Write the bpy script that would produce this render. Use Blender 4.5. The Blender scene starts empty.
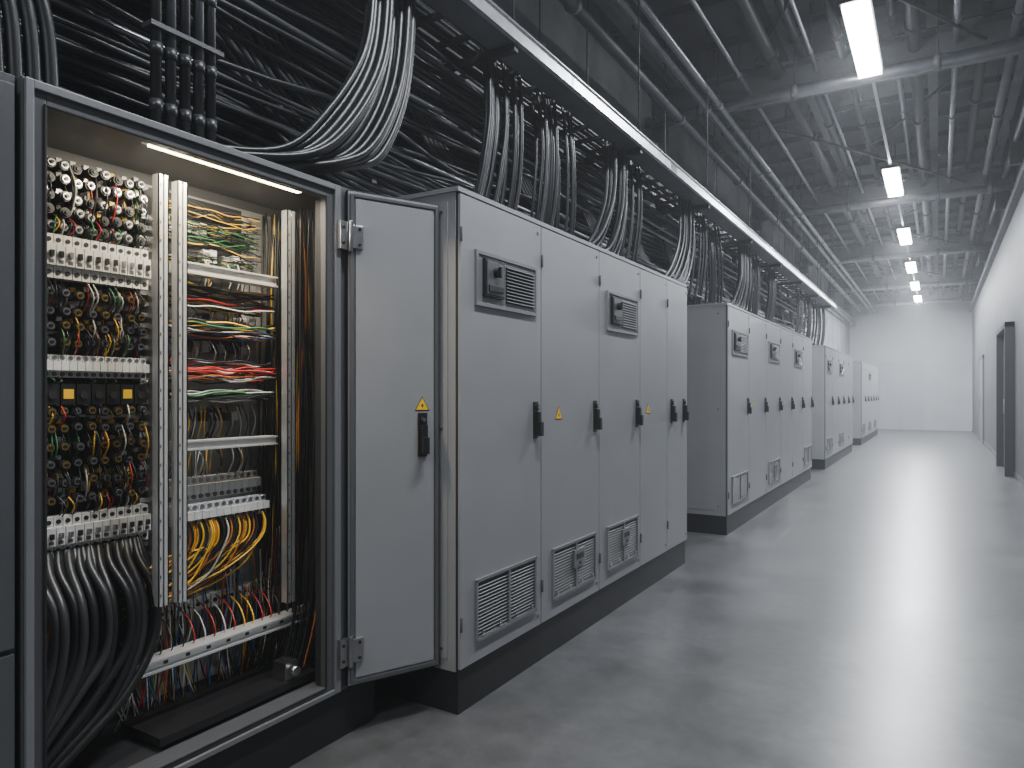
import bpy, math, random
from mathutils import Vector, Matrix
random.seed(7)
R = random.Random(11)
H = 1.343            # camera height; helper measurements below are metres

# ------------------------------------------------------------ materials
def mat(name, col, rough=0.5, metal=0.0, noise=0.0, nscale=8.0, emit=None, es=0.0, bump=0.0, spec=None):
    m = bpy.data.materials.new(name); m.use_nodes = True
    nt = m.node_tree; b = nt.nodes['Principled BSDF']
    b.inputs['Base Color'].default_value = (*col, 1)
    b.inputs['Roughness'].default_value = rough
    b.inputs['Metallic'].default_value = metal
    if spec is not None: b.inputs['Specular IOR Level'].default_value = spec
    if emit:
        b.inputs['Emission Color'].default_value = (*emit, 1)
        b.inputs['Emission Strength'].default_value = es
    if noise or bump:
        tc = nt.nodes.new('ShaderNodeTexCoord')
        n = nt.nodes.new('ShaderNodeTexNoise'); n.inputs['Scale'].default_value = nscale
        n.inputs['Detail'].default_value = 4; n.inputs['Roughness'].default_value = 0.6
        nt.links.new(tc.outputs['Object'], n.inputs['Vector'])
        if noise:
            r = nt.nodes.new('ShaderNodeValToRGB')
            r.color_ramp.elements[0].position = 0.3; r.color_ramp.elements[1].position = 0.7
            r.color_ramp.elements[0].color = (*[c*(1-noise) for c in col], 1)
            r.color_ramp.elements[1].color = (*[min(1, c*(1+noise)) for c in col], 1)
            nt.links.new(n.outputs['Fac'], r.inputs['Fac'])
            nt.links.new(r.outputs['Color'], b.inputs['Base Color'])
        if bump:
            n2 = nt.nodes.new('ShaderNodeTexNoise'); n2.inputs['Scale'].default_value = nscale*12
            nt.links.new(tc.outputs['Object'], n2.inputs['Vector'])
            bp = nt.nodes.new('ShaderNodeBump'); bp.inputs['Strength'].default_value = bump
            bp.inputs['Distance'].default_value = 0.01
            nt.links.new(n2.outputs['Fac'], bp.inputs['Height'])
            nt.links.new(bp.outputs['Normal'], b.inputs['Normal'])
    return m

M = {}
M['paint']  = mat('cabinet_grey_paint', (0.285,0.29,0.302), 0.36, 0.1, noise=0.05, nscale=2.5)
M['paint2'] = mat('cabinet_frame_paint', (0.10,0.103,0.11), 0.38, 0.2, noise=0.08, nscale=3)
M['gap']    = mat('seam_black', (0.008,0.008,0.009), 0.7)
M['plinth'] = mat('plinth_dark', (0.014,0.015,0.018), 0.45, 0.1, noise=0.2, nscale=4)
M['vent']   = mat('vent_metal', (0.20,0.204,0.212), 0.4, 0.2)
M['slat']   = mat('louvre_slat', (0.10,0.102,0.107), 0.5, 0.2)
M['vgap']   = mat('vent_shadow', (0.018,0.019,0.021), 0.7)
M['black']  = mat('black_plastic', (0.012,0.012,0.013), 0.35)
M['steel']  = mat('steel', (0.45,0.45,0.46), 0.3, 1.0)
M['galv']   = mat('galvanised', (0.66,0.67,0.69), 0.36, 0.8, noise=0.12, nscale=14)
M['alu']    = mat('aluminium', (0.70,0.70,0.69), 0.4, 0.5)
M['yellow'] = mat('warning_yellow', (0.90,0.52,0.01), 0.5)
M['white']  = mat('breaker_white', (0.66,0.66,0.64), 0.45)
M['cable']  = mat('cable_black', (0.010,0.011,0.013), 0.38)
M['cable2'] = mat('cable_grey', (0.028,0.030,0.034), 0.38)
M['pipe']   = mat('conduit_metal', (0.30,0.31,0.33), 0.33, 0.8, noise=0.15, nscale=6)
M['beam']   = mat('ceiling_steel', (0.10,0.103,0.112), 0.5, 0.3, noise=0.25, nscale=3)
M['hang']   = mat('hanger_dark', (0.03,0.031,0.034), 0.5, 0.3)
M['back']   = mat('mounting_plate', (0.40,0.40,0.39), 0.4, 0.4, noise=0.1, nscale=6)
M['brass']  = mat('brass', (0.68,0.46,0.12), 0.3, 1.0)
M['dark']   = mat('inner_dark', (0.03,0.03,0.032), 0.5, 0.3)
M['tie']    = mat('cable_tie', (0.06,0.06,0.065), 0.5)
M['wy'] = mat('wire_yellow', (0.80,0.46,0.02), 0.4)
M['wo'] = mat('wire_orange', (0.55,0.16,0.02), 0.4)
M['wg'] = mat('wire_green', (0.04,0.18,0.06), 0.4)
M['wr'] = mat('wire_red', (0.42,0.02,0.015), 0.4)
M['ww'] = mat('wire_white', (0.55,0.54,0.50), 0.4)
M['wb'] = mat('wire_blue', (0.03,0.10,0.30), 0.4)
M['diff'] = mat('light_diffuser', (0.9,0.9,0.9), 0.5, emit=(0.95,0.975,1.0), es=55)
M['led']  = mat('led_strip', (1,0.9,0.7), 0.5, emit=(1,0.84,0.55), es=18)
M['doorm'] = mat('door_paint', (0.30,0.31,0.325), 0.5, noise=0.05, nscale=2)
M['dframe'] = mat('dark_door_frame', (0.025,0.026,0.03), 0.5)
MK = list(M.keys())

# ------------------------------------------------------------ mesh builder
class MB:
    def __init__(s): s.v=[]; s.f=[]; s.m=[]; s.s=[]
    def _box(s, pts, m):
        b=len(s.v); s.v+= [tuple(p) for p in pts]
        for q in ((0,3,2,1),(4,5,6,7),(0,1,5,4),(1,2,6,5),(2,3,7,6),(3,0,4,7)):
            s.f.append(tuple(b+i for i in q)); s.m.append(m); s.s.append(False)
    def box(s,x0,x1,y0,y1,z0,z1,m,T=None):
        p=[Vector(q) for q in ((x0,y0,z0),(x1,y0,z0),(x1,y1,z0),(x0,y1,z0),(x0,y0,z1),(x1,y0,z1),(x1,y1,z1),(x0,y1,z1))]
        if T is not None: p=[T@q for q in p]
        s._box(p,m)
    def cyl(s,p0,p1,r,m,seg=12,T=None,r1=None):
        p0=Vector(p0);p1=Vector(p1)
        if T is not None: p0=T@p0;p1=T@p1
        r1 = r if r1 is None else r1
        d=(p1-p0).normalized(); a=Vector((0,0,1)) if abs(d.z)<.9 else Vector((1,0,0))
        u=d.cross(a).normalized(); w=d.cross(u)
        b=len(s.v)
        for P,rr in ((p0,r),(p1,r1)):
            for i in range(seg):
                t=2*math.pi*i/seg
                s.v.append(tuple(P+rr*(u*math.cos(t)+w*math.sin(t))))
        for i in range(seg):
            j=(i+1)%seg
            s.f.append((b+i,b+j,b+seg+j,b+seg+i)); s.m.append(m); s.s.append(True)
        s.f.append(tuple(b+i for i in reversed(range(seg)))); s.m.append(m); s.s.append(False)
        s.f.append(tuple(b+seg+i for i in range(seg))); s.m.append(m); s.s.append(False)
    def prism(s, poly, x0, x1, m, T=None):   # poly in (y,z), extruded in x
        n=len(poly); b=len(s.v)
        for x in (x0,x1):
            for (y,z) in poly:
                p=Vector((x,y,z)); p = T@p if T is not None else p
                s.v.append(tuple(p))
        s.f.append(tuple(b+i for i in reversed(range(n)))); s.m.append(m); s.s.append(False)
        s.f.append(tuple(b+n+i for i in range(n))); s.m.append(m); s.s.append(False)
        for i in range(n):
            j=(i+1)%n
            s.f.append((b+i,b+j,b+n+j,b+n+i)); s.m.append(m); s.s.append(False)
    def tube(s, pts, r, m, seg=6, sub=5, smooth=True):
        P=[Vector(p) for p in pts]
        if smooth and len(P)>2:
            Q=[]
            for i in range(len(P)-1):
                a=P[max(i-1,0)];b_=P[i];c_=P[i+1];d_=P[min(i+2,len(P)-1)]
                for k in range(sub):
                    t=k/sub
                    Q.append(0.5*((2*b_)+(c_-a)*t+(2*a-5*b_+4*c_-d_)*t*t+(3*b_-a-3*c_+d_)*t**3))
            Q.append(P[-1]); P=Q
        b=len(s.v); n=len(P); pu=None
        for i in range(n):
            t=(P[min(i+1,n-1)]-P[max(i-1,0)])
            if t.length<1e-9: t=Vector((0,0,1))
            t.normalize()
            if pu is None:
                a=Vector((0,0,1)) if abs(t.z)<.9 else Vector((1,0,0)); u=t.cross(a).normalized()
            else:
                u=(pu-t*pu.dot(t)).normalized()
            pu=u; w=t.cross(u)
            for k in range(seg):
                an=2*math.pi*k/seg
                s.v.append(tuple(P[i]+r*(u*math.cos(an)+w*math.sin(an))))
        for i in range(n-1):
            for k in range(seg):
                j=(k+1)%seg
                s.f.append((b+i*seg+k,b+i*seg+j,b+(i+1)*seg+j,b+(i+1)*seg+k)); s.m.append(m); s.s.append(True)
        s.f.append(tuple(b+k for k in reversed(range(seg)))); s.m.append(m); s.s.append(False)
        s.f.append(tuple(b+(n-1)*seg+k for k in range(seg))); s.m.append(m); s.s.append(False)
    def done(s,name,parent=None,bevel=0):
        me=bpy.data.meshes.new(name)
        me.from_pydata(s.v,[],s.f)
        used=sorted(set(s.m), key=MK.index)
        for k in used: me.materials.append(M[k])
        ix={k:i for i,k in enumerate(used)}
        me.polygons.foreach_set('material_index',[ix[k] for k in s.m])
        me.polygons.foreach_set('use_smooth',s.s)
        me.update()
        o=bpy.data.objects.new(name,me); bpy.context.scene.collection.objects.link(o)
        if parent: o.parent=parent
        if bevel:
            bv=o.modifiers.new('bev','BEVEL'); bv.width=bevel; bv.segments=2; bv.limit_method='ANGLE'; bv.angle_limit=math.radians(50)
        return o

# ------------------------------------------------------------ room shell
XL,XR,Y0,Y1,ZC = -2.95,1.06,-4.0,30.2,5.3
def shell_mat(name, col, rough, noise, sc, bump=0.05):
    return mat(name,col,rough,0,noise=noise,nscale=sc,bump=bump)
def slab(name,x0,x1,y0,y1,z0,z1,m):
    b=MB(); b.box(x0,x1,y0,y1,z0,z1,'paint'); o=b.done(name); o.data.materials.clear(); o.data.materials.append(m); return o

fm=bpy.data.materials.new('polished_concrete'); fm.use_nodes=True
nt=fm.node_tree; b=nt.nodes['Principled BSDF']
tc=nt.nodes.new('ShaderNodeTexCoord')
n1=nt.nodes.new('ShaderNodeTexNoise'); n1.inputs['Scale'].default_value=1.7; n1.inputs['Detail'].default_value=10; n1.inputs['Roughness'].default_value=0.68
n2=nt.nodes.new('ShaderNodeTexNoise'); n2.inputs['Scale'].default_value=16; n2.inputs['Detail'].default_value=8; n2.inputs['Roughness'].default_value=0.75
for n in (n1,n2): nt.links.new(tc.outputs['Object'],n.inputs['Vector'])
r1=nt.nodes.new('ShaderNodeValToRGB'); r1.color_ramp.elements[0].position=.28; r1.color_ramp.elements[1].position=.74
r1.color_ramp.elements[0].color=(.048,.049,.051,1); r1.color_ramp.elements[1].color=(.150,.151,.154,1)
r2=nt.nodes.new('ShaderNodeValToRGB'); r2.color_ramp.elements[0].position=.3; r2.color_ramp.elements[1].position=.7
r2.color_ramp.elements[0].color=(.66,.66,.66,1); r2.color_ramp.elements[1].color=(1.0,1.0,1.0,1)
mx=nt.nodes.new('ShaderNodeMix'); mx.data_type='RGBA'; mx.blend_type='MULTIPLY'; mx.inputs[0].default_value=1
nt.links.new(n1.outputs['Fac'],r1.inputs['Fac']); nt.links.new(n2.outputs['Fac'],r2.inputs['Fac'])
nt.links.new(r1.outputs['Color'],mx.inputs[6]); nt.links.new(r2.outputs['Color'],mx.inputs[7])
nt.links.new(mx.outputs[2],b.inputs['Base Color'])
mr=nt.nodes.new('ShaderNodeMapRange'); mr.inputs['From Min'].default_value=.3; mr.inputs['From Max'].default_value=.7
mr.inputs['To Min'].default_value=.29; mr.inputs['To Max'].default_value=.35
nt.links.new(n1.outputs['Fac'],mr.inputs['Value']); nt.links.new(mr.outputs['Result'],b.inputs['Roughness'])
b.inputs['Specular IOR Level'].default_value=0.6
slab('floor',XL-.2,XR+.2,Y0-.2,Y1+.2,-.15,0,fm)
slab('ceiling',XL-.2,XR+.2,Y0-.2,Y1+.2,ZC,ZC+.15,mat('ceiling_deck',(0.055,0.057,0.062),.7,noise=.35,nscale=1.5))
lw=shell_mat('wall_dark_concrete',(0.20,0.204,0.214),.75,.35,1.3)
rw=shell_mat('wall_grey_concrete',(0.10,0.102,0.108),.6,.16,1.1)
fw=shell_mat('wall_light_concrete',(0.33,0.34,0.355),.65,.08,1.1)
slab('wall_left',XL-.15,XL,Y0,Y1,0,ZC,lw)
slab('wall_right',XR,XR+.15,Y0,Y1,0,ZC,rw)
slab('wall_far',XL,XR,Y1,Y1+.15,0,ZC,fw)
slab('wall_back',XL,XR,Y0-.15,Y0,0,ZC,lw)
b=MB(); b.box(XR-.10,XR,Y0,Y1,4.30,4.42,'beam'); b.box(XR-.03,XR,Y0,Y1,4.42,ZC,'beam')  # ledge beam; dark panel above it puts the upper wall's shading into colour
b.tube([(XR-.17,Y0,4.75),(XR-.17,Y1,4.75)],.04,'pipe',8,smooth=False)
for i in range(12):
    y=-2+i*2.7; b.box(XR-.24,XR,y,y+.05,4.42,ZC,'beam')
b.done('trim_1')
b=MB(); b.box(XR-.012,XR,Y0,Y1,0,.09,'paint2'); b.done('baseboard_right')

def wall_door(name, y0,y1,z1, leaf, out, fr):
    b=MB(); X=XR-.001
    b.box(X-out,X,y0,y0+.09,0,z1,fr); b.box(X-out,X,y1-.09,y1,0,z1,fr); b.box(X-out,X,y0,y1,z1-.09,z1,fr)
    b.box(X-.03,X,y0+.09,y1-.09,0,z1-.09,leaf)
    ym=(y0+y1)/2
    b.box(X-.034,X-.028,ym-.006,ym+.006,0,z1-.09,'gap')
    for s_ in (-1,1):
        b.cyl((X-.07,ym+s_*.10,1.0),(X-.07,ym+s_*.10,1.25),.012,'steel'); b.box(X-.07,X-.03,ym+s_*.10-.01,ym+s_*.10+.01,1.0,1.02,'steel'); b.box(X-.07,X-.03,ym+s_*.10-.01,ym+s_*.10+.01,1.23,1.25,'steel')
    b.done(name,bevel=.004)
wall_door('door_1',13.9,15.9,2.52,'dframe',.13,'dframe')
wall_door('door_2',22.6,24.6,2.4,'vent',.04,'paint2')
b=MB(); YF=Y1-.001
b.box(-1.95,-.45,YF-.012,YF,0,2.55,'doorm'); b.box(-1.204,-1.196,YF-.014,YF-.011,0,2.5,'vent')
for a in ((-1.97,-1.95),(-.45,-.43)): b.box(a[0],a[1],YF-.02,YF,0,2.57,'doorm')
b.box(-1.97,-.43,YF-.02,YF,2.55,2.57,'doorm')
b.cyl((-1.1,YF-.06,1.0),(-1.1,YF-.01,1.0),.02,'steel'); b.cyl((-1.3,YF-.06,1.0),(-1.3,YF-.01,1.0),.02,'steel')
b.done('door_3')

# ------------------------------------------------------------ ceiling steelwork
b=MB()
BY=(-2.2,3.1,8.1,13.4,18.7,24.0,28.4)
for y in BY:
    b.box(XL,XR,y-.12,y+.12,4.58,4.61,'beam'); b.box(XL,XR,y-.12,y+.12,4.90,4.93,'beam'); b.box(XL,XR,y-.012,y+.012,4.61,4.90,'beam')
    b.tube([(XL,y-.21,4.54),(XR,y-.21,4.54)],.065,'pipe',12,smooth=False)
    b.tube([(XL,y+.25,4.68),(XR,y+.25,4.68)],.025,'pipe',8,smooth=False)
    b.box(XL,XL+.17,y-.1,y+.1,4.33,4.58,'beam')
    for x in (-2.2,-.9,.4): b.box(x-.02,x+.02,y-.02,y+.02,4.93,ZC,'beam')
    for x in (-2.3,-1.3,.0,.7): b.cyl((x-.03,y-.21,4.54),(x+.03,y-.21,4.54),.08,'beam',12); b.cyl((x,y-.21,4.6),(x,y-.21,ZC),.008,'hang',5)
for x in (-2.7,-1.35,-.05,.8):
    b.box(x-.05,x+.05,Y0,Y1,5.02,5.04,'beam'); b.box(x-.008,x+.008,Y0,Y1,5.04,ZC,'beam')
for i in range(40):
    y=Y0+.4+i*.87
    b.box(XL,XR,y-.03,y+.03,5.12,5.20,'hang')
for i,y in enumerate((3.1,8.4,13.7,19.0)):
    b.tube([(-2.3,y+.1,4.75),(.5,y+5.2,4.75)],.02,'hang',6,smooth=False)
    b.tube([(.6,y+.1,4.95),(-1.9,y+5.2,4.95)],.02,'hang',6,smooth=False)
b.done('ceiling_beams')

b=MB()
def longpipe(x,z,r,y0=Y0,y1=Y1,m='pipe'):
    b.tube([(x,y0,z),(x,y1,z)],r,m,10,smooth=False)
    y=y0+1
    while y<y1:
        b.cyl((x,y-.03,z),(x,y+.03,z),r*1.35,m,10)
        b.cyl((x,y,z+r),(x,y,ZC),.006,'hang',5); y+=2.65
longpipe(-2.15,4.46,.040); longpipe(-2.02,4.46,.034); longpipe(-1.80,4.72,.022); longpipe(-2.45,4.4,.05,m='beam')
longpipe(.15,4.78,.03); longpipe(.62,4.72,.045,m='beam'); longpipe(-1.1,4.80,.02); longpipe(-.2,4.82,.06,m='hang'); longpipe(-1.5,4.86,.07,m='hang'); longpipe(-.85,4.9,.04,m='hang'); longpipe(.4,4.95,.05,m='hang'); longpipe(-1.25,4.98,.05,m='hang'); longpipe(-.38,4.97,.03,m='pipe')
longpipe(-2.75,4.0,.03); longpipe(-2.75,4.15,.03)
b.done('ceiling_pipes')

# ------------------------------------------------------------ light fixtures
LX,LZ=-.57,4.50
for y,en in ((-2.3,65),(2.3,100),(7.0,165),(11.9,210),(16.1,260),(20.1,320),(23.6,370),(26.8,410)):
    b=MB(); L=.75
    b.box(LX-.115,LX+.115,y-L,y+L,LZ+.012,LZ+.05,'hang')
    b.box(LX-.10,LX+.10,y-L+.02,y+L-.02,LZ-.025,LZ+.012,'diff')
    for yy in (y-.5,y+.5): b.cyl((LX,yy,LZ+.05),(LX,yy,ZC),.008,'hang',6)
    b.done('ceiling_light_fixture')
    ld=bpy.data.lights.new('ceiling_lamp','AREA'); ld.shape='RECTANGLE'; ld.size=.20; ld.size_y=1.46; ld.energy=en; ld.color=(.89,.94,1)
    lo=bpy.data.objects.new('ceiling_lamp',ld); lo.location=(LX,y,LZ-.03); bpy.context.scene.collection.objects.link(lo)
b=MB(); b.box(LX-.015,LX+.015,Y0,Y1,4.555,4.575,'pipe'); b.done('lighting_rail')

# ------------------------------------------------------------ cabinet parts
def handle(b,x,y,z,T=None):
    b.box(x,x+.008,y-.020,y+.020,z-.09,z+.09,'black',T)
    b.box(x+.008,x+.030,y-.012,y+.012,z-.075,z+.04,'black',T)
    b.box(x+.026,x+.042,y-.014,y+.014,z-.078,z-.01,'black',T)
    b.cyl((x+.008,y,z+.062),(x+.020,y,z+.062),.014,'black',14,T)
    b.cyl((x+.020,y,z+.062),(x+.022,y,z+.062),.008,'steel',10,T)
def sign(b,x,y,z,s=.036,T=None):
    tri=lambda k,o=0:[(y-k,z-k*.62),(y+k,z-k*.62),(y,z+k*1.15)]
    b.prism(tri(s*1.12),x,x+.0015,'black',T); b.prism(tri(s*.95),x+.0015,x+.0025,'yellow',T)
    q=s*.35
    b.prism([(y+q*.3,z+q*1.2),(y-q*.6,z-q*.1),(y-q*.05,z-q*.1),(y-q*.2,z-q*1.2),(y+q*.6,z+q*.25),(y+q*.05,z+q*.25)],x+.0025,x+.0035,'black',T)
def louvre(b,x,y0,y1,z0,z1,T=None,pitch=.0145):
    b.box(x,x+.002,y0,y1,z0,z1,'vgap',T)
    n=int((z1-z0)/pitch); h=(z1-z0)/n
    for i in range(n):
        z=z0+(i+.5)*h
        p=[(x+.002,z+h*.34),(x+.009,z-h*.10),(x+.009,z-h*.24),(x+.002,z+h*.20)]
        v=[]
        for yy in (y0,y1):
            v+= [Vector((p[k][0],yy,p[k][1])) for k in range(4)]
        if T is not None: v=[T@q for q in v]
        b._box(v,'slat')
def frame(b,x,y0,y1,z0,z1,w=.014,t=.012,m='vent'):
    b.box(x,x+t,y0,y1,z0,z0+w,m); b.box(x,x+t,y0,y1,z1-w,z1,m)
    b.box(x,x+t,y0,y0+w,z0+w,z1-w,m); b.box(x,x+t,y1-w,y1,z0+w,z1-w,m)
def vent_low(b,x,y0,y1,z0,z1,screen=False):
    frame(b,x,y0,y1,z0,z1)
    ym=y0+(y1-y0)*.52
    b.box(x,x+.012,ym-.009,ym+.009,z0+.014,z1-.014,'vent')
    louvre(b,x,y0+.012,ym-.007,z0+.012,z1-.012); louvre(b,x,ym+.007,y1-.012,z0+.012,z1-.012)
    if screen:
        a=y0+(y1-y0)*.46; c=y0+(y1-y0)*.70; zc=(z0+z1)/2+.03
        b.box(x,x+.016,a,c,zc-.045,zc+.05,'vent'); b.box(x+.016,x+.018,a+.02,c-.02,zc-.0,zc+.03,'black')
        b.cyl((x+.016,(a+c)/2,zc-.025),(x+.020,(a+c)/2,zc-.025),.009,'black')
    for k in range(4):
        yy=y0+.05+k*(y1-y0-.1)/3; b.cyl((x+.01,yy,z0+.035),(x+.016,yy,z0+.035),.010,'steel',10)
    for yy in (y0+.006,y1-.006):
        for zz in (z0+.006,z1-.006): b.cyl((x+.012,yy,zz),(x+.014,yy,zz),.004,'black',6)
def vent_top(b,x,y0,y1,z0,z1):
    frame(b,x,y0,y1,z0,z1,.016)
    b.box(x,x+.006,y0+.016,y1-.016,z0+.016,z1-.016,'vent')
    w=y1-y0; a=y0+w*.10; c=y0+w*.40
    b.box(x+.006,x+.022,a,c,z0+.045,z1-.03,'black')
    b.box(x+.022,x+.026,a+.01,c-.01,z0+.055,z1-.04,'paint2')
    b.cyl((x+.026,(a+c)/2,z1-.085),(x+.045,(a+c)/2,z1-.085),.022,'black',16)
    b.box(x+.045,x+.055,(a+c)/2-.006,(a+c)/2+.006,z1-.11,z1-.06,'black')
    b.box(x+.026,x+.032,a+.02,c-.02,z0+.07,z0+.095,'black')
    louvre(b,x+.006,y0+w*.46,y1-.03,z0+.035,z1-.035)
def hinges(b,x,y,zs):
    for z in zs: b.cyl((x+.004,y,z-.03),(x+.004,y,z+.03),.006,'paint2',8)

def cabinet_row(name,x,y0,bounds,feat,top=2.21,plh=.18,depth=.82,lock=True):
    b=MB(); xb=x-depth; y1=bounds[-1]
    b.box(xb+.01,x-.015,y0+.01,y1-.01,0,plh,'plinth')
    b.box(xb,x-.022,y0,y1,plh,top-.02,'paint')
    b.box(xb-.005,x-.004,y0-.006,y1+.006,top-.02,top,'paint')
    for yy,sg in ((y0,-1),(y1,1)):
        a,c=sorted((yy,yy+sg*.006))
        b.box(xb+.03,x-.06,a,c,plh+.05,top-.06,'paint')
        for zz in (plh+.09,top-.1,(plh+top)/2):
            for xx in (xb+.06,x-.09):
                b.cyl((xx,yy+sg*.006,zz),(xx,yy+sg*.009,zz),.008,'paint2',8)
    b.box(x-.024,x-.012,y0+.004,y1-.004,plh+.004,top-.022,'gap')
    yy=y0
    for i,ye in enumerate(bounds):
        g=.0045
        b.box(x-.014,x,yy+g,ye-g,plh+.012,top-.03,'paint')
        f=feat[i%len(feat)]
        w=ye-yy
        hinges(b,x,yy+.006,(plh+.2,top-.2))
        if 't' in f: vent_top(b,x,yy+w*.155,ye-w*.085,1.725,1.965)
        if 'l' in f: vent_low(b,x,yy+w*.155,ye-w*.09,.275,.545,'s' in f)
        if 'h' in f: handle(b,x,ye-.062,1.215)
        if 'H' in f: handle(b,x,ye-.09,1.215); handle(b,x,yy+.10,1.215)
        if 'y' in f: sign(b,x,yy+w*.27,1.235)
        for zz in (top-.07,plh+.06):
            b.cyl((x,ye-.035,zz),(x+.003,ye-.035,zz),.009,'paint2',10)
        yy=ye
    o=b.done(name,bevel=.0025); return o
X1=-1.70
cabinet_row('switchgear_cabinet',X1,2.375,[3.074,3.777,4.439,4.984,5.465],['tlh','lhys','tlhs','y','H'])
def even(y0,y1,n): return [y0+(y1-y0)*(i+1)/n for i in range(n)]
cabinet_row('switchgear_cabinet',X1,6.73,even(6.73,11.9,6),['tlh','yh','tls h','yh','th','ylh'])
cabinet_row('switchgear_cabinet',X1,13.5,even(13.5,18.1,5),['tlh','yh','tlsh','yh','h'])
cabinet_row('switchgear_cabinet',X1,20.4,even(20.4,26.2,6),['lh','yh','tlh','h'])

# ------------------------------------------------------------ neighbouring cabinet at far left
X0=-1.98; TOP0=2.15; PL=.19
b=MB()
b.box(X0-.7,X0-.02,-1.0,.850,0,PL,'plinth')
b.box(X0-.7,X0-.02,-1.0,.862,PL,TOP0,'paint2')
for (a,c) in ((-.985,-.08),(-.07,.852)):
    for (z0,z1) in ((PL+.01,.69),(.705,TOP0-.03)):
        b.box(X0-.02,X0,a,c,z0,z1,'paint2')
handle(b,X0,.0,1.2)
b.done('control_cabinet',bevel=.003)

# ------------------------------------------------------------ open cabinet
E=bpy.data.objects.new('open_electrical_cabinet',None); bpy.context.scene.collection.objects.link(E)
b=MB()
YA,YB=.868,2.18; XB=-2.42
ZO0,ZO1=.232,2.088
b.box(XB-.05,X0-.012,YA+.005,YB,0,PL,'plinth')
b.box(XB-.03,XB,YA,YB,PL,TOP0,'paint2')
b.box(XB,X0-.03,YA,YA+.02,PL,TOP0,'paint2')
b.box(XB,X0-.03,2.10,YB,PL,TOP0,'paint2')
b.box(XB,X0-.03,YA,YB,PL,PL+.03,'dark')
b.box(XB,X0-.03,YA,YB,TOP0-.02,TOP0,'paint2')
b.box(X0-.03,X0,YA,.925,PL,TOP0,'paint2'); b.box(X0-.03,X0,1.90,YB,PL,TOP0,'paint2')
b.box(X0-.03,X0,.925,1.90,PL,ZO0,'paint2'); b.box(X0-.03,X0,.925,1.90,ZO1,TOP0,'paint2')
b.box(X0,X0+.012,YA+.004,.892,PL+.004,TOP0-.004,'vent'); b.box(X0,X0+.012,1.935,1.965,PL+.004,TOP0-.004,'vent')
b.box(X0,X0+.012,.892,1.935,PL+.004,PL+.022,'vent'); b.box(X0,X0+.012,.892,1.935,TOP0-.026,TOP0-.004,'vent')
b.box(X0-.06,X0-.03,.915,.925,ZO0,ZO1,'dark'); b.box(X0-.06,X0-.03,1.90,1.91,ZO0,ZO1,'dark')
b.box(X0,X0+.006,.918,.925,ZO0,ZO1,'gap'); b.box(X0,X0+.006,1.893,1.90,ZO0,ZO1,'gap')
b.box(X0,X0+.006,.918,1.90,ZO0-.007,ZO0,'gap'); b.box(X0,X0+.006,.918,1.90,ZO1,ZO1+.007,'gap')
b.box(X0-.09,X0-.03,.90,1.92,ZO0-.03,ZO0-.005,'paint2')
b.box(XB,XB+.015,.90,2.08,PL+.06,TOP0-.06,'back')
b.done('enclosure',E,bevel=.002)

b=MB()
XR_=-2.13
def upright(y0,y1,x,z0,z1,m='alu'):
    b.box(x-.03,x,y0,y0+.004,z0,z1,m); b.box(x-.03,x,y1-.004,y1,z0,z1,m); b.box(x-.034,x-.03,y0,y1,z0,z1,m)
    b.box(x-.003,x,y0,y0+(y1-y0)*.40,z0,z1,m); b.box(x-.003,x,y1-(y1-y0)*.40,y1,z0,z1,m)
    z=z0+.03
    while z<z1-.03:
        b.box(x-.002,x+.0008,y0+.006,y0+.009,z,z+.010,'dark'); z+=.06
upright(1.325,1.360,XR_,.66,2.05); upright(1.385,1.420,XR_+.01,.66,2.04)
upright(1.845,1.885,XR_,.54,2.05,'galv')
b.box(XB+.015,XB+.10,1.43,1.455,.5,2.06,'galv')
b.box(XB+.015,XB+.05,1.86,1.89,.5,2.06,'galv')
for i in range(34):
    b.box(XB+.015,XB+.06,1.40,1.43,.7+i*.038,.715+i*.038,'galv')
for z,h in ((1.777,.04),(1.165,.034)):
    b.box(-2.24,-2.20,1.43,1.85,z-h/2,z+h/2,'alu'); b.box(-2.20,-2.19,1.43,1.85,z+h/2-.006,z+h/2,'alu'); b.box(-2.20,-2.19,1.43,1.85,z-h/2,z-h/2+.006,'alu')
b.box(-2.24,-2.19,1.20,2.05,.435,.475,'alu'); b.box(-2.19,-2.17,1.20,2.05,.435,.442,'alu'); b.box(-2.19,-2.17,1.20,2.05,.468,.475,'alu')
for i in range(10): b.box(-2.191,-2.188,1.22+i*.08,1.235+i*.08,.449,.461,'dark')
b.box(-2.3,-2.08,1.30,1.95,.235,.262,'black')
b.box(-2.16,-2.09,1.80,1.86,.26,.33,'steel'); b.cyl((-2.09,1.83,.30),(-2.06,1.83,.30),.018,'steel')
b.done('mounting_rails',E)

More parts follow.
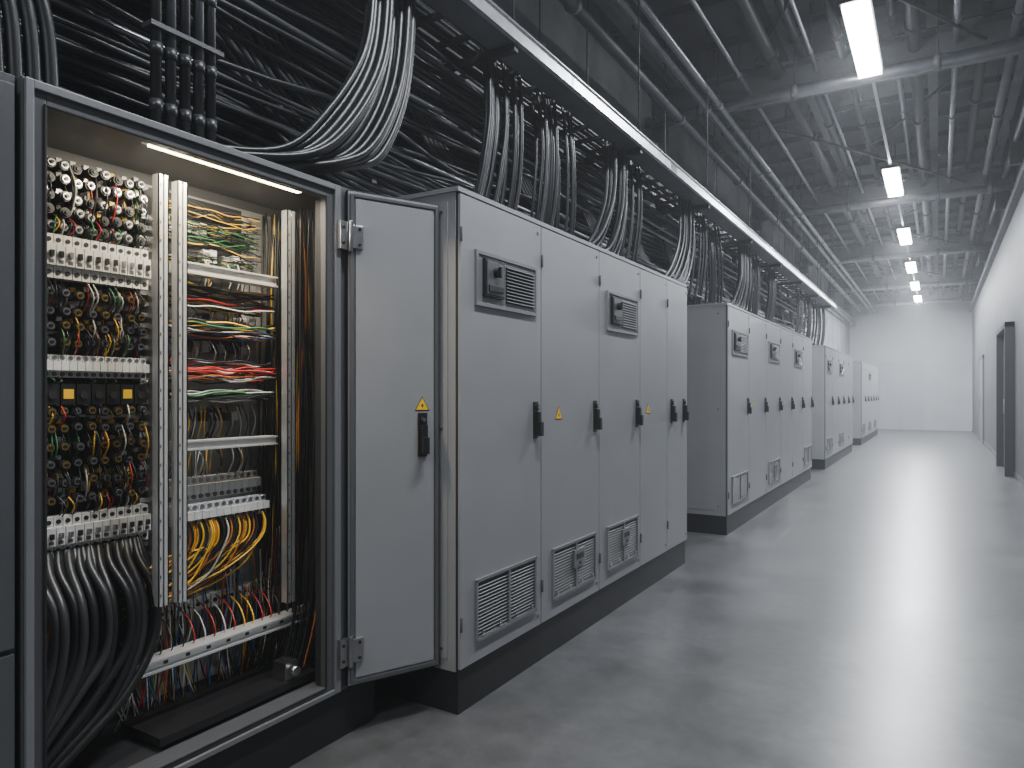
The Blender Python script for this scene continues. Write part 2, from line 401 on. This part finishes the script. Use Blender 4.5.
b=MB()
def breakers(y0,y1,z0,z1,x,n,depth=.06):
    w=(y1-y0)/n; h=z1-z0
    b.box(x-.02,x,y0-.01,y1+.01,z0+h*.45,z0+h*.58,'galv')
    for i in range(n):
        a=y0+i*w+.0012; c=y0+(i+1)*w-.0012
        b.box(x,x+depth*.72,a,c,z0,z1,'white')
        b.box(x+depth*.72,x+depth,a,c,z0+h*.28,z0+h*.74,'white')
        b.box(x+depth,x+depth+.010,a+w*.28,c-w*.28,z0+h*.46,z0+h*.60,'black' if R.random()<.6 else 'steel')
        b.box(x+depth,x+depth+.001,a+w*.2,c-w*.2,z0+h*.32,z0+h*.40,'paint2')
        for zz in (z0+h*.13,z0+h*.87):
            b.cyl((x+depth*.72,(a+c)/2,zz),(x+depth*.72+.003,(a+c)/2,zz),w*.26,'gap',10)
def terminals(y0,y1,z0,z1,x,n,depth=.05):
    w=(y1-y0)/n; h=z1-z0
    for i in range(n):
        a=y0+i*w+.001; c=a+w-.002
        b.box(x,x+depth*.6,a,c,z0,z1,'white')
        b.box(x+depth*.6,x+depth,a,c,z0+h*.3,z0+h*.7,'white')
        b.cyl((x+depth*.6,(a+c)/2,z0+h*.14),(x+depth*.6+.004,(a+c)/2,z0+h*.14),w*.3,'paint2',8)
        b.cyl((x+depth*.6,(a+c)/2,z0+h*.86),(x+depth*.6+.004,(a+c)/2,z0+h*.86),w*.3,'steel',8)
XP=XB+.015
b.box(XP,XP+.004,1.05,1.425,.84,2.08,'dark')
b.box(XP,XP+.004,1.46,1.845,1.50,2.08,'dark')
breakers(1.075,1.405,1.70,1.835,XP+.045,12)
terminals(1.075,1.405,1.395,1.465,XP+.045,14)
breakers(1.075,1.405,.845,.965,XP+.045,12)
terminals(1.46,1.84,.88,.95,XP+.12,13,.06); terminals(1.46,1.84,.96,1.04,XP+.07,13,.06)
breakers(1.46,1.50,1.90,1.98,XP+.02,1)
def knobs(z,n,kinds,r=.0145,y0=1.075,y1=1.405):
    for i in range(n):
        y=y0+(i+.5)*(y1-y0)/n; zz=z+R.uniform(-.005,.005); kind=R.choice(kinds); e=R.uniform(0,.02)
        b.cyl((XP,y,zz),(XP+.05+e,y,zz),r*.9,'dark',12)
        b.cyl((XP+.05+e,y,zz),(XP+.072+e,y,zz),r*1.1,'black',14)
        b.cyl((XP+.072+e,y,zz),(XP+.078+e,y,zz),r*.78,kind,12)
        b.cyl((XP+.078+e,y,zz),(XP+.083+e,y,zz),r*.4,'black',8)
        b.box(XP+.03,XP+.05,y-.008,y+.008,zz+r,zz+r+.014,R.choice(['steel','dark','white','yellow']))
S3=['steel','steel','brass','brass']
for z in (2.055,2.01,1.96,1.91,1.865): knobs(z,8,['steel','steel','dark'])
for z in (1.655,1.60,1.555,1.505): knobs(z,8,S3)
for z in (1.29,1.235,1.18,1.125,1.07,1.015): knobs(z,8,S3)
for i in range(7):
    a=1.08+i*.0465; b.box(XP,XP+.085,a,a+.042,1.31,1.375,'black')
    if i in (1,5): b.box(XP+.085,XP+.087,a+.006,a+.036,1.328,1.358,'yellow')
    else: b.cyl((XP+.085,a+.021,1.34),(XP+.09,a+.021,1.34),.013,'dark',12)
for z in (2.055,1.96,1.865,1.64,1.53,1.43,1.27,1.19,1.05,.905):
    b.box(XP,XP+.02,1.06,1.42,z-.012,z+.012,'steel')
for z in (1.84,1.60,1.24,1.50,1.94):
    for i in range(11):
        a=1.465+i*.034; b.box(XP,XP+.03+R.random()*.03,a,a+.028,z,z+.03+R.random()*.02,R.choice(['white','dark','back','steel','dark']))
for i in range(26):
    a=1.10+i*.036; b.box(XP,XP+.05,a,a+.03,.535,.585,'white'); b.cyl((XP+.05,a+.015,.56),(XP+.054,a+.015,.56),.008,'gap',8)
b.done('breakers_and_terminals',E)

b=MB()
cols=['wy','wy','wo','wg','wr','ww','ww','wb','cable','cable','wy']
def rc(): return R.choice(cols)
def hbundle(y0,y1,z0,z1,x0,x1,n,cs=None,r=.0032,wig=.010):
    for i in range(n):
        x=R.uniform(x0,x1); z=R.uniform(z0,z1); m=R.choice(cs) if cs else rc()
        pts=[]; k=6
        for j in range(k+1):
            pts.append((x+R.uniform(-.006,.006), y0+(y1-y0)*j/k, z+R.uniform(-wig,wig)))
        b.tube(pts,r*R.uniform(.8,1.4),m,5,4)
hbundle(1.44,1.86,1.655,1.73,-2.33,-2.22,34,['wy','ww','cable','cable','wg','wr','wy','ww'])
hbundle(1.44,1.86,1.55,1.61,-2.33,-2.21,30,['wy','wy','cable','ww','wo','wb','cable','wg'])
hbundle(1.44,1.86,1.39,1.46,-2.33,-2.21,36,['ww','wr','wo','cable','ww','cable','ww'])
hbundle(1.44,1.86,1.32,1.36,-2.33,-2.22,22,['wy','wg','ww','cable','cable'])
hbundle(1.44,1.86,1.83,2.04,-2.38,-2.30,60,['wg','wy','cable','wy','wg','cable','cable','cable2'],.0017,.012)
ws=['cable','cable','cable','wy','ww','wy','cable2','wg','cable','cable2','wr']
for (z0,z1,n) in ((1.835,1.90,20),(1.90,2.06,22),(1.465,1.56,28),(1.60,1.70,28),(1.375,1.395,8),(1.0,1.12,30),(1.12,1.24,28),(.955,1.03,28),(1.24,1.31,18),(1.50,1.6,18)):
    for i in range(n):
        y=R.uniform(1.08,1.40); x=XP+R.uniform(.04,.10)
        b.tube([(x-.02,y,z0),(x+.012,y+R.uniform(-.010,.010),(z0+z1)/2),(x-.02,y+R.uniform(-.012,.012),z1)],.0025,R.choice(ws),5,4)
for (z0,z1,n) in ((1.6,1.66,16),(1.46,1.54,18),(1.04,1.15,34),(1.18,1.30,22),(1.74,1.84,16)):
    for i in range(n):
        y=R.uniform(1.46,1.84); x=R.uniform(-2.36,-2.30)
        b.tube([(x,y,z0),(x+.02,y+R.uniform(-.015,.015),(z0+z1)/2),(x,y+R.uniform(-.02,.02),z1)],.0022,R.choice(['ww','cable','ww','wy','cable','cable2']),5,4)
for i in range(46):
    y=1.47+R.random()*.36; x=-2.25+R.uniform(-.03,.02); lo=.70+R.uniform(-.05,.05)+(y-1.47)*.06
    m=R.choice(['wy','wy','wy','wo','cable','cable','ww','cable'])
    b.tube([(x,y,.89),(x+.015,y+.004,.85),(x+.015,y-.01,.80),(x,y-.07,lo+.03),(x-.01,y-.18,lo-.02),(x-.02,y-.30,lo-.045),(x-.04,max(1.30,y-.42),lo-.06),(x-.08,max(1.26,y-.48),lo-.07)],.0036,m,6,6)
for i in range(150):
    y=R.uniform(1.05,2.06); x=R.uniform(-2.395,-2.30); zt=R.uniform(.53,.80)
    b.tube([(x,y,zt),(x+.01,y+R.uniform(-.02,.02),zt*.7+.07),(x,y+R.uniform(-.03,.03),.38),(x,y+R.uniform(-.04,.04),.235)],.0026,R.choice(['ww','wo','wr','wy','cable','ww','wb','wg','cable','cable','cable2','ww']),5,4)
for i in range(64):
    y=R.uniform(1.91,2.08); x=R.uniform(-2.39,-2.12)
    b.tube([(x,y,2.08),(x+R.uniform(-.02,.02),y+R.uniform(-.02,.02),1.7),(x+R.uniform(-.02,.02),y+R.uniform(-.02,.02),1.3),(x,y+R.uniform(-.02,.02),.9),(x,y-.03,.5),(x,y-.1,.27)],.0038,R.choice(['cable','cable','wo','wy','cable','cable2','cable','cable','cable']),5,5)
for i in range(20):
    y=1.22+i*.041
    b.tube([(-2.22,y,.47),(-2.21,y,.50),(-2.26,y+.01,.55),(-2.35,y+.02,.58)],.0026,R.choice(['ww','cable','cable','wy','wr']),5,4)
for L_,(n,xf,rr,lag) in enumerate(((14,-2.26,.0125,0),(13,-2.21,.0135,.03),(11,-2.16,.0135,.0))):
    for i in range(n):
        f=i/(n-1); y=1.07+f*.30-L_*.018; x=xf+R.uniform(-.012,.012); j=R.uniform(-.012,.012); k=R.uniform(-.03,.03)
        b.tube([(XP+.085,y+.01*L_,.855),(XP+.10+.3*(x-XP-.1),y,.80),(x-.02,y+.004+j,.70),(x,y-.01+j,.56),(x+.01,y-.07-.03*f,.43+k),(x+.02,y-.15-.10*f,.32+k*.5),(x+.02,max(.905,y-.22-.17*f),.225)],rr,'cable' if R.random()<.8 else 'cable2',10,7)
b.done('wiring',E)

b=MB(); b.box(X0-.075,X0-.035,1.22,1.84,2.10,2.118,'galv'); b.box(X0-.07,X0-.04,1.24,1.82,2.094,2.10,'led'); b.done('led_lamp',E)
def area(name,loc,rot,sx,sy,en,col,par=None):
    ld=bpy.data.lights.new(name,'AREA'); ld.shape='RECTANGLE'; ld.size=sx; ld.size_y=sy; ld.energy=en; ld.color=col
    o=bpy.data.objects.new(name,ld); o.location=loc; o.rotation_euler=rot; bpy.context.scene.collection.objects.link(o)
    if par: o.parent=par
    return o
area('led_light',(X0-.055,1.53,2.088),(0,math.radians(14),0),.03,.56,12,(1,.88,.67),E)

hx,hy=X0+.022,1.995; fx,fy=-1.792,2.352
ang=math.atan2(fy-hy,fx-hx); W=math.hypot(fx-hx,fy-hy)
T=Matrix.Translation((hx,hy,0))@Matrix.Rotation(ang-math.pi/2,4,'Z')
b=MB()
z0,z1=.205,2.135
b.box(-.028,-.004,0,W,z0,z1,'paint',T)
b.box(-.034,-.006,-.004,.012,z0,z1,'gap',T); b.box(-.034,-.006,W-.010,W+.003,z0,z1,'gap',T)
b.box(-.03,-.006,0,W,z1,z1+.006,'gap',T); b.box(-.03,-.006,0,W,z0-.006,z0,'gap',T)
b.box(-.004,.006,.006,.020,z0+.01,z1-.01,'paint2',T); b.box(-.004,.006,W-.018,W-.004,z0+.01,z1-.01,'paint2',T)
b.box(-.004,.006,.020,W-.018,z1-.022,z1-.01,'paint2',T); b.box(-.004,.006,.020,W-.018,z0+.01,z0+.022,'paint2',T)
b.box(-.004,.003,.028,W-.026,z0+.03,z1-.03,'paint',T)
handle(b,.003,W*.80,1.175,T); sign(b,.003,W*.80,1.295,.030,T)
b.done('door_leaf',E,bevel=.002)
b=MB()
for z in (1.955,.345):
    b.box(X0+.012,X0+.03,1.945,1.985,z-.055,z+.055,'steel')
    b.cyl((X0+.036,1.992,z-.06),(X0+.036,1.992,z+.06),.010,'steel',12)
    b.box(.003,.014,.004,.055,z-.045,z+.045,'steel',T)
    for dz in (-.03,.03):
        b.cyl((X0+.03,1.96,z+dz),(X0+.034,1.96,z+dz),.007,'black',8)
        b.cyl((.014,.04,z+dz),(.018,.04,z+dz),.007,'black',8,T)
b.done('hinges',E,bevel=.0015)

# ------------------------------------------------------------ overhead cable installation
OC=bpy.data.objects.new('overhead_cable_tray',None); bpy.context.scene.collection.objects.link(OC)
b=MB()
ty0,ty1=-3.0,17.2; tx0,tx1=-2.42,-1.98; tz=3.27
b.box(tx1-.004,tx1,ty0,ty1,tz,tz+.10,'galv'); b.box(tx1-.004,tx1+.025,ty0,ty1,tz-.004,tz,'galv'); b.box(tx1-.004,tx1+.014,ty0,ty1,tz+.096,tz+.10,'galv')
b.box(tx0,tx0+.004,ty0,ty1,tz,tz+.10,'hang')
b.box(tx1-.17,tx1-.004,ty0,ty1,tz-.002,tz+.002,'beam')  # tray underside in darker steel, its shade put into the colour
y=ty0+.1
while y<ty1:
    b.box(tx0,tx1-.004,y,y+.04,tz+.002,tz+.022,'hang'); y+=.25
y=ty0+.6
while y<ty1:
    b.box(tx0-.04,tx1+.0,y-.02,y+.02,tz-.045,tz-.004,'hang')
    b.cyl((tx0-.025,y,tz-.04),(tx0-.025,y,ZC),.008,'hang',6)
    b.cyl((tx1-.02,y,tz-.04),(tx1-.02,y,ZC),.006,'hang',6)
    b.box(tx1,tx1+.004,y+.7,y+.86,tz+.02,tz+.08,'steel')
    y+=1.9
b.done('tray_channel',OC)
b=MB()
for i in range(17):
    y=.4+i*1.15
    b.box(XL+.001,XL+.04,y,y+.045,2.15,4.3,'pipe')
    for z in (2.45,2.80,3.15,3.5):
        b.box(XL+.04,XL+.46,y+.005,y+.04,z-.025,z,'beam')
b.done('support_brackets',OC)

b=MB()
CC=['cable','cable','cable2']
def run(x,z,r,m,y0=-1.5,y1=17.0,wig=.02,st=.9):
    pts=[];y=y0
    while y<y1:
        pts.append((x+R.uniform(-wig,wig),y,z+R.uniform(-wig,wig))); y+=st
    pts.append((x,y1,z)); b.tube(pts,r,m,7,3)
for z in (2.45,2.80,3.15,3.5):
    for k in range(20):
        run(XL+.09+R.random()*.34, z+.02+R.random()*.15, R.uniform(.010,.020), R.choice(CC), wig=.03)
for k in range(34): run(XL+.10+R.random()*.45, R.uniform(2.30,3.35), R.uniform(.009,.016), R.choice(CC), wig=.055, st=1.3)
for k in range(16): run(-2.40+R.random()*.12, R.uniform(2.45,3.20), R.uniform(.010,.016), R.choice(CC), y1=3.0+R.random()*3, wig=.04, st=.8)
for x,z,r in ((XL+.50,2.62,.014),(XL+.50,2.97,.014),(XL+.5,3.05,.012)): run(x,z,r,'pipe',wig=.002)
for k in range(14): run(tx0+.03+R.random()*.38, tz+.04+R.random()*.06, R.uniform(.010,.018),'cable',wig=.01)
def drape(y,n,w,sweep,zt=3.32,zb=2.22,xt=-2.25,xb=-2.25,r=(.010,.014),m=CC):
    for i in range(n):
        t=(i+.5)/n-.5; rr=R.uniform(*r); j=R.uniform(-.01,.01); xo=R.uniform(-.06,.06)
        ys=y+t*w
        b.tube([(xt+xo,ys+sweep*1.0,zt+.05),(xt+xo+.03,ys+sweep*.97,zt-.12),(xt+xo+.05,ys+sweep*.80+j,zt-.40),(xb+xo+.04,ys+sweep*.42,zt-.70),(xb+xo+.01,ys+sweep*.08+j,zb+.16),(xb+xo,ys-sweep*.0,zb)],rr,R.choice(m),8,6)
    b.box(xb-.05,xb+.08,y-w*.5-.01,y+w*.5+.01,zb+.16,zb+.172,'tie')
for yy in (1.31,1.36,1.41,1.46,1.505):
    b.tube([(-2.12,yy,2.16),(-2.12,yy,3.4)],.017,'cable2' if yy in (1.36,1.46) else 'cable',12,smooth=False)
    for z in (2.24,2.42,2.66,2.9): b.cyl((-2.12,yy,z),(-2.12,yy,z+.035),.021,'cable2',12)
b.box(-2.15,-2.095,1.28,1.54,2.50,2.515,'tie')
def loom(y_top,y_bot,n,sp,x0=-2.12,zt=3.4,zb=2.19,r=.0135):
    for i in range(n):
        t=i/(n-1); xx=x0-R.uniform(0,.10); rr=r*R.uniform(.85,1.15)
        yt=y_top+sp*(t-.5); yb=y_bot+sp*1.3*(t-.5)
        b.tube([(xx,yt,zt),(xx+.01,yt+.01,zt-.28),(xx+.02,yt-.06,zt-.58-.1*t),(xx,yt*.45+yb*.55,zt-.88-.10*t),(xx-.04,yb,zb+.12+.02*t),(xx-.12,yb-.30,zb+.05),(xx-.25,yb-.62,zb+.03)],rr,R.choice(CC),9,7)
loom(2.46,2.06,20,.28)
loom(5.15,4.75,13,.34,zb=2.26); loom(6.95,6.5,12,.4,zb=2.26); loom(9.3,8.8,12,.4,zb=2.26)
for i in range(6):
    a=i*.045
    b.tube([(-2.15,.40+a,3.1),(-2.14,.55+a,2.86),(-2.13,.68+a,2.62),(-2.12,.76+a,2.40),(-2.12,.78+a,2.155)],.019,'cable',12,7)
for i in range(6):
    b.tube([(-2.45,.4,2.95+i*.05),(-2.42,1.2,2.92+i*.05),(-2.45,1.75,2.72+i*.05),(-2.5,2.2,2.45+i*.04),(-2.55,2.9,2.35+i*.03),(-2.55,4.0,2.32+i*.03)],.016,'cable2',10,7)
for y,n,w,s in ((3.30,9,.26,.12),(3.62,5,.12,.05),(4.02,9,.22,.04),(4.35,5,.12,-.05),(5.5,6,.2,.1),(7.45,7,.25,.1),(8.2,8,.3,-.15),(10.1,8,.3,.1),(11.1,9,.3,.2),(13.8,9,.3,.2),(14.8,8,.3,.1),(15.8,8,.3,.2),(16.7,8,.3,.1)):
    drape(y,n,w,s)
for k in range(16):
    y=.6+k*1.05
    for i in range(5):
        b.tube([(-2.6,y+i*.04,3.7),(-2.52,y+i*.04+.05,3.45),(-2.48,y+.15+i*.04,3.1),(-2.47,y+.45+i*.05,2.75),(-2.5,y+.9+i*.06,2.60),(-2.6,y+1.5,2.55)],.013,R.choice(['cable','cable2']),8,6)
b.done('power_cables',OC)

# ------------------------------------------------------------ world + camera
w=bpy.data.worlds.new('World'); bpy.context.scene.world=w; w.use_nodes=True
w.node_tree.nodes['Background'].inputs[0].default_value=(.6,.65,.7,1); w.node_tree.nodes['Background'].inputs[1].default_value=.1
vs=w.node_tree.nodes.new('ShaderNodeVolumeScatter'); vs.inputs['Color'].default_value=(.95,.97,1,1); vs.inputs['Density'].default_value=.0065; vs.inputs['Anisotropy'].default_value=.2
w.node_tree.links.new(vs.outputs['Volume'],w.node_tree.nodes['World Output'].inputs['Volume'])
cd=bpy.data.cameras.new('camera'); cam=bpy.data.objects.new('camera',cd); bpy.context.scene.collection.objects.link(cam)
cam.location=(0,0,H); cam.rotation_euler=(math.radians(90),0,math.atan(426/700))
cd.sensor_width=36; cd.lens=36*700/1024; cd.shift_y=10/1024; cd.clip_start=.02
bpy.context.scene.camera=cam
